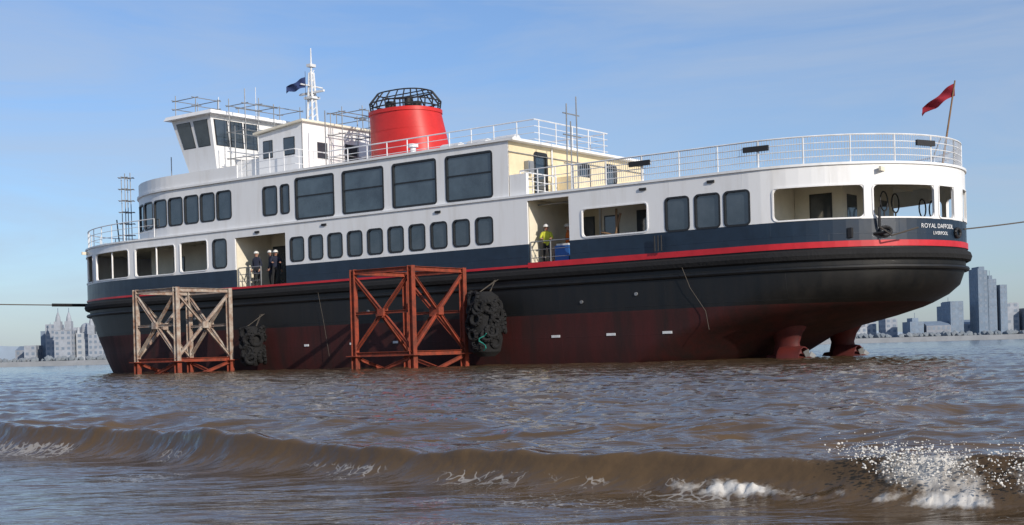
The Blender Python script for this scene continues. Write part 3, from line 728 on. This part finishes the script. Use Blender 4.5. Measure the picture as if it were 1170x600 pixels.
m2=N('ShaderNodeMix'); m2.data_type='RGBA'; m2.inputs[7].default_value=(.62,.59,.54,1); L(mx.outputs[2],m2.inputs[6]); L(mxm.outputs[0],m2.inputs[0]); L(m2.outputs[2],b.inputs['Base Color'])
rm=N('ShaderNodeMapRange'); rm.inputs[3].default_value=.10; rm.inputs[4].default_value=.7; L(mxm.outputs[0],rm.inputs[0]); L(rm.outputs[0],b.inputs['Roughness'])
mb=MB(); fm=mat('foam_white',(.66,.64,.60),.5,var=.04)
ico=bmesh.new(); bmesh.ops.create_icosphere(ico,subdivisions=1,radius=1); iv=[v.co.copy() for v in ico.verts]; iface=[[v.index for v in f.verts] for f in ico.faces]
cl=[(random.uniform(1.2,2.2),random.gauss(-.08,.04),random.uniform(.012,.05)) for _ in range(24)]
for k in range(1900):
    cx,cd,cz=random.choice(cl); x=cx+random.gauss(0,.05); dd=cd+random.gauss(0,.03)
    ycx=5.95-.86*x+.03*x*x; yy=ycx+dd/.76-.06
    hh=.15*math.exp(-(max(0,-dd)/.16)**2)+.01
    z=hh+abs(random.gauss(0,cz*.7)); r=random.choice((.0012,.0015,.002,.0025,.003,.004))
    if z>hh+.04: r=min(r,.002)
    sc=(random.uniform(.7,1.8),random.uniform(.7,1.3),random.uniform(.6,1.4)); i=len(mb.v)
    mb.v+=[(x+c.x*r*sc[0],yy+c.y*r*sc[1],z+c.z*r*sc[2]) for c in iv]; mb.f+=[tuple(i+q for q in f) for f in iface]; mb.m+=[mb.mi(fm)]*len(iface)
mb.obj('breaking_wave_spray',smooth=True)

# ------------------------------------------------------------ far bank + skyline
bank=mat('far_bank_ground',(.17,.20,.23),.9,vscale=.05,col2=(.23,.25,.27))  # bank and quay: distance haze mixed into the blue-grey base colours
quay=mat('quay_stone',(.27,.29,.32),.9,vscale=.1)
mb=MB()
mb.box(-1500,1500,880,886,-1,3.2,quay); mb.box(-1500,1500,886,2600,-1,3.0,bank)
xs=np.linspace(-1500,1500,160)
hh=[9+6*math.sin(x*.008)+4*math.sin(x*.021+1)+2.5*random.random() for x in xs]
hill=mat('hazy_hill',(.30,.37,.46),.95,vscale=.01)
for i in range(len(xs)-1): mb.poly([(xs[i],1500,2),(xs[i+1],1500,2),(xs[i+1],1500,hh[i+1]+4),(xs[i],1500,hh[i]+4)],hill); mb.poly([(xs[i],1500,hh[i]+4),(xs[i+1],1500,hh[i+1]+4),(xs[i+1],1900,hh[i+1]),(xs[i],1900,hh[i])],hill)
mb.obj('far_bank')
bm_=[mat('hazy_stone',(.34,.37,.42),.8,vscale=.3),mat('hazy_brick',(.27,.29,.33),.8,vscale=.3),mat('hazy_slate_cladding',(.19,.25,.33),.6,vscale=.3),mat('hazy_render',(.40,.43,.47),.8,vscale=.3),mat('hazy_dark_glass',(.15,.21,.29),.5,vscale=.3)]  # distance haze put into the wall colours as pale blue-grey
wd=mat('hazy_windows',(.19,.24,.31),.5)  # window tone kept near the walls, haze put into the colour
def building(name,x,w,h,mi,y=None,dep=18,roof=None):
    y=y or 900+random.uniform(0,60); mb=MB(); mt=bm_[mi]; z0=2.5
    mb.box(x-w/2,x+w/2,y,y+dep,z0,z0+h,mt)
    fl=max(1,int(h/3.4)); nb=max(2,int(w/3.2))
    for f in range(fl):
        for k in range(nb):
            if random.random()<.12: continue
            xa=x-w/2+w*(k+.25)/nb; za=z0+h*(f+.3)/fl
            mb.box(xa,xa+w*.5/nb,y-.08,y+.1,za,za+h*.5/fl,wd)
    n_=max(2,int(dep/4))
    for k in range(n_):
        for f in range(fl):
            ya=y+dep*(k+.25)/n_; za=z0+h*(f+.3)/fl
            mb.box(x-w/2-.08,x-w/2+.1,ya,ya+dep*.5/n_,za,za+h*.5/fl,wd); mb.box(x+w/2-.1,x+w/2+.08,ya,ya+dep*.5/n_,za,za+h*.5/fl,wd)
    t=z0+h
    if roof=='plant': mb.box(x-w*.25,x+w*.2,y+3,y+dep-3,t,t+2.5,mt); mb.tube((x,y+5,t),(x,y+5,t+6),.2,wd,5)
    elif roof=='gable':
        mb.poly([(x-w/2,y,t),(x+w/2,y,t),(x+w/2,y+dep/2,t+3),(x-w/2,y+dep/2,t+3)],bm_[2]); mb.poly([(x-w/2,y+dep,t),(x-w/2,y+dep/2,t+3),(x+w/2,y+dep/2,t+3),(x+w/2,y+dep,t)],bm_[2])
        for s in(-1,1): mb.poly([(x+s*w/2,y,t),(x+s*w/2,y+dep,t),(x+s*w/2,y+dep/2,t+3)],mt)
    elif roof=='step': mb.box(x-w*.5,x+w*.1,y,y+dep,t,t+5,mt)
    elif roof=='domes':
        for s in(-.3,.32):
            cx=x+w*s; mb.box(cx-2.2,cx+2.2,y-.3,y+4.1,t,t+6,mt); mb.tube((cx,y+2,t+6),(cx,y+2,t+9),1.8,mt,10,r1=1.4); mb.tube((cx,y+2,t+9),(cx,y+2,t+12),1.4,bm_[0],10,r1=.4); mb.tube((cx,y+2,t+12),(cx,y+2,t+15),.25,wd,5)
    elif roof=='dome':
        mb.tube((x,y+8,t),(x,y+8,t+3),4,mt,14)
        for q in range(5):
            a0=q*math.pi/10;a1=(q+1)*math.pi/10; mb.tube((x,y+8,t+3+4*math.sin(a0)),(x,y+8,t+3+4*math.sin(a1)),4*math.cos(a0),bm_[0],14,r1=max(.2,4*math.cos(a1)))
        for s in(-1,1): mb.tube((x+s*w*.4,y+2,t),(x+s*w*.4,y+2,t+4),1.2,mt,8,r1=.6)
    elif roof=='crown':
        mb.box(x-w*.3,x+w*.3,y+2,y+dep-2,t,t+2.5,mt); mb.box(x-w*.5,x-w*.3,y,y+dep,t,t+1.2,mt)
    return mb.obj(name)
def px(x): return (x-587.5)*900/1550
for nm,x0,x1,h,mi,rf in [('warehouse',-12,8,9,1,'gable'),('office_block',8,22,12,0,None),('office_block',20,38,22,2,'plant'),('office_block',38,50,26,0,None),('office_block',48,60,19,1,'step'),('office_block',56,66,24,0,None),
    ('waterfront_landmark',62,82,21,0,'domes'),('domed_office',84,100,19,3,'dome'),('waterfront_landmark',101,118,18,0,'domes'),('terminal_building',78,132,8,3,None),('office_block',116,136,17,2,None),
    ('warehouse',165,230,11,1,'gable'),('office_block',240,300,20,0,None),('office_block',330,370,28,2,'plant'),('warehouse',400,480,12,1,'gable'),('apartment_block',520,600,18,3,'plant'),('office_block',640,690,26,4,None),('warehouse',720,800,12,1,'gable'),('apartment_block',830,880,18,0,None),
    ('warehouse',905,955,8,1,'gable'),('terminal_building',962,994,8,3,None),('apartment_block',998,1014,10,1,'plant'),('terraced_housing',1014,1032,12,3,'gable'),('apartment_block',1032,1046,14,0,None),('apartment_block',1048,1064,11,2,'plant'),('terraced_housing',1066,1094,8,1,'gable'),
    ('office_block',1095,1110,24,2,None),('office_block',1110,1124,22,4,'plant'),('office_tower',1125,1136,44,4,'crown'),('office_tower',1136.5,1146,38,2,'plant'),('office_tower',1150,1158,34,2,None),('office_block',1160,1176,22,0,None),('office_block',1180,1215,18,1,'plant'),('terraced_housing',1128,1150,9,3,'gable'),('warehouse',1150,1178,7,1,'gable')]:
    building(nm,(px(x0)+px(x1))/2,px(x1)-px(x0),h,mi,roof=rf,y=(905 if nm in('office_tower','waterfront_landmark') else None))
mb=MB()
for i in range(700):
    x=random.uniform(-420,420); y=random.uniform(888,898); s=random.uniform(1.2,2.6)
    i0=len(mb.v); mb.v+=[(x+c.x*s*random.uniform(.7,1.3),y+c.y*s,3+s*.6+c.z*s*random.uniform(.6,1.1)) for c in iv]; mb.f+=[tuple(i0+q for q in f) for f in iface]; mb.m+=[mb.mi(bank)]*len(iface)
mb.obj('riverside_trees')

# ------------------------------------------------------------ sun, sky, camera
el=23; az=146
w=bpy.data.worlds.new('World'); scene.world=w; w.use_nodes=True; nt=w.node_tree; N=nt.nodes.new; L=nt.links.new
bg=nt.nodes['Background']; sky=N('ShaderNodeTexSky'); sky.sky_type='NISHITA'; sky.sun_disc=False; sky.sun_elevation=rad(el); sky.sun_rotation=rad(az); sky.dust_density=.8; sky.ozone_density=2.5; sky.air_density=1.0
tint=N('ShaderNodeMix'); tint.data_type='RGBA'; tint.blend_type='MULTIPLY'; tint.inputs[0].default_value=1
L(sky.outputs[0],tint.inputs[6])
tc=N('ShaderNodeTexCoord'); sp=N('ShaderNodeSeparateXYZ'); L(tc.outputs['Generated'],sp.inputs[0])
gr=N('ShaderNodeMapRange'); gr.inputs[1].default_value=0; gr.inputs[2].default_value=.28; L(sp.outputs[2],gr.inputs[0])
gc=N('ShaderNodeMix'); gc.data_type='RGBA'; gc.inputs[6].default_value=(.88,.98,1.22,1); gc.inputs[7].default_value=(.80,1.0,1.28,1); L(gr.outputs[0],gc.inputs[0]); L(gc.outputs[2],tint.inputs[7])
mp=N('ShaderNodeMapping'); mp.inputs['Scale'].default_value=(1.1,1.1,7); mp.inputs['Rotation'].default_value=(.10,.14,.3)
L(tc.outputs['Generated'],mp.inputs[0]); n=N('ShaderNodeTexNoise'); n.inputs['Scale'].default_value=2.2; n.inputs['Detail'].default_value=9; n.inputs['Roughness'].default_value=.6; n.inputs['Distortion'].default_value=.8; L(mp.outputs[0],n.inputs['Vector'])
r=N('ShaderNodeMapRange'); r.inputs[1].default_value=.36; r.inputs[2].default_value=.72; r.inputs[3].default_value=.12; r.inputs[4].default_value=.68; L(n.outputs['Fac'],r.inputs[0])
mx=N('ShaderNodeMix'); mx.data_type='RGBA'; mx.inputs[7].default_value=(4.3,5.0,6.1,1); L(tint.outputs[2],mx.inputs[6]); L(r.outputs[0],mx.inputs[0]); L(mx.outputs[2],bg.inputs[0]); bg.inputs[1].default_value=.11
sl_=bpy.data.lights.new('sun','SUN'); sl_.energy=4.1; sl_.angle=rad(.5); sl_.color=(1,.91,.79); so=bpy.data.objects.new('sun',sl_); scene.collection.objects.link(so)
dv=Vector((math.sin(rad(az))*math.cos(rad(el)),math.cos(rad(az))*math.cos(rad(el)),math.sin(rad(el))))
so.rotation_euler=dv.to_track_quat('Z','Y').to_euler()
cam=bpy.data.cameras.new('camera'); co_=bpy.data.objects.new('camera',cam); scene.collection.objects.link(co_); scene.camera=co_
cam.sensor_width=36; cam.lens=36*1550/1170; cam.shift_y=102.5/1170; cam.clip_start=.1; cam.clip_end=20000
co_.matrix_world=Matrix.Translation((0,0,.55))@Matrix.Rotation(rad(90),4,'X')@Matrix.Rotation(rad(-1.6),4,'Z')
print('done',len(bpy.data.objects))
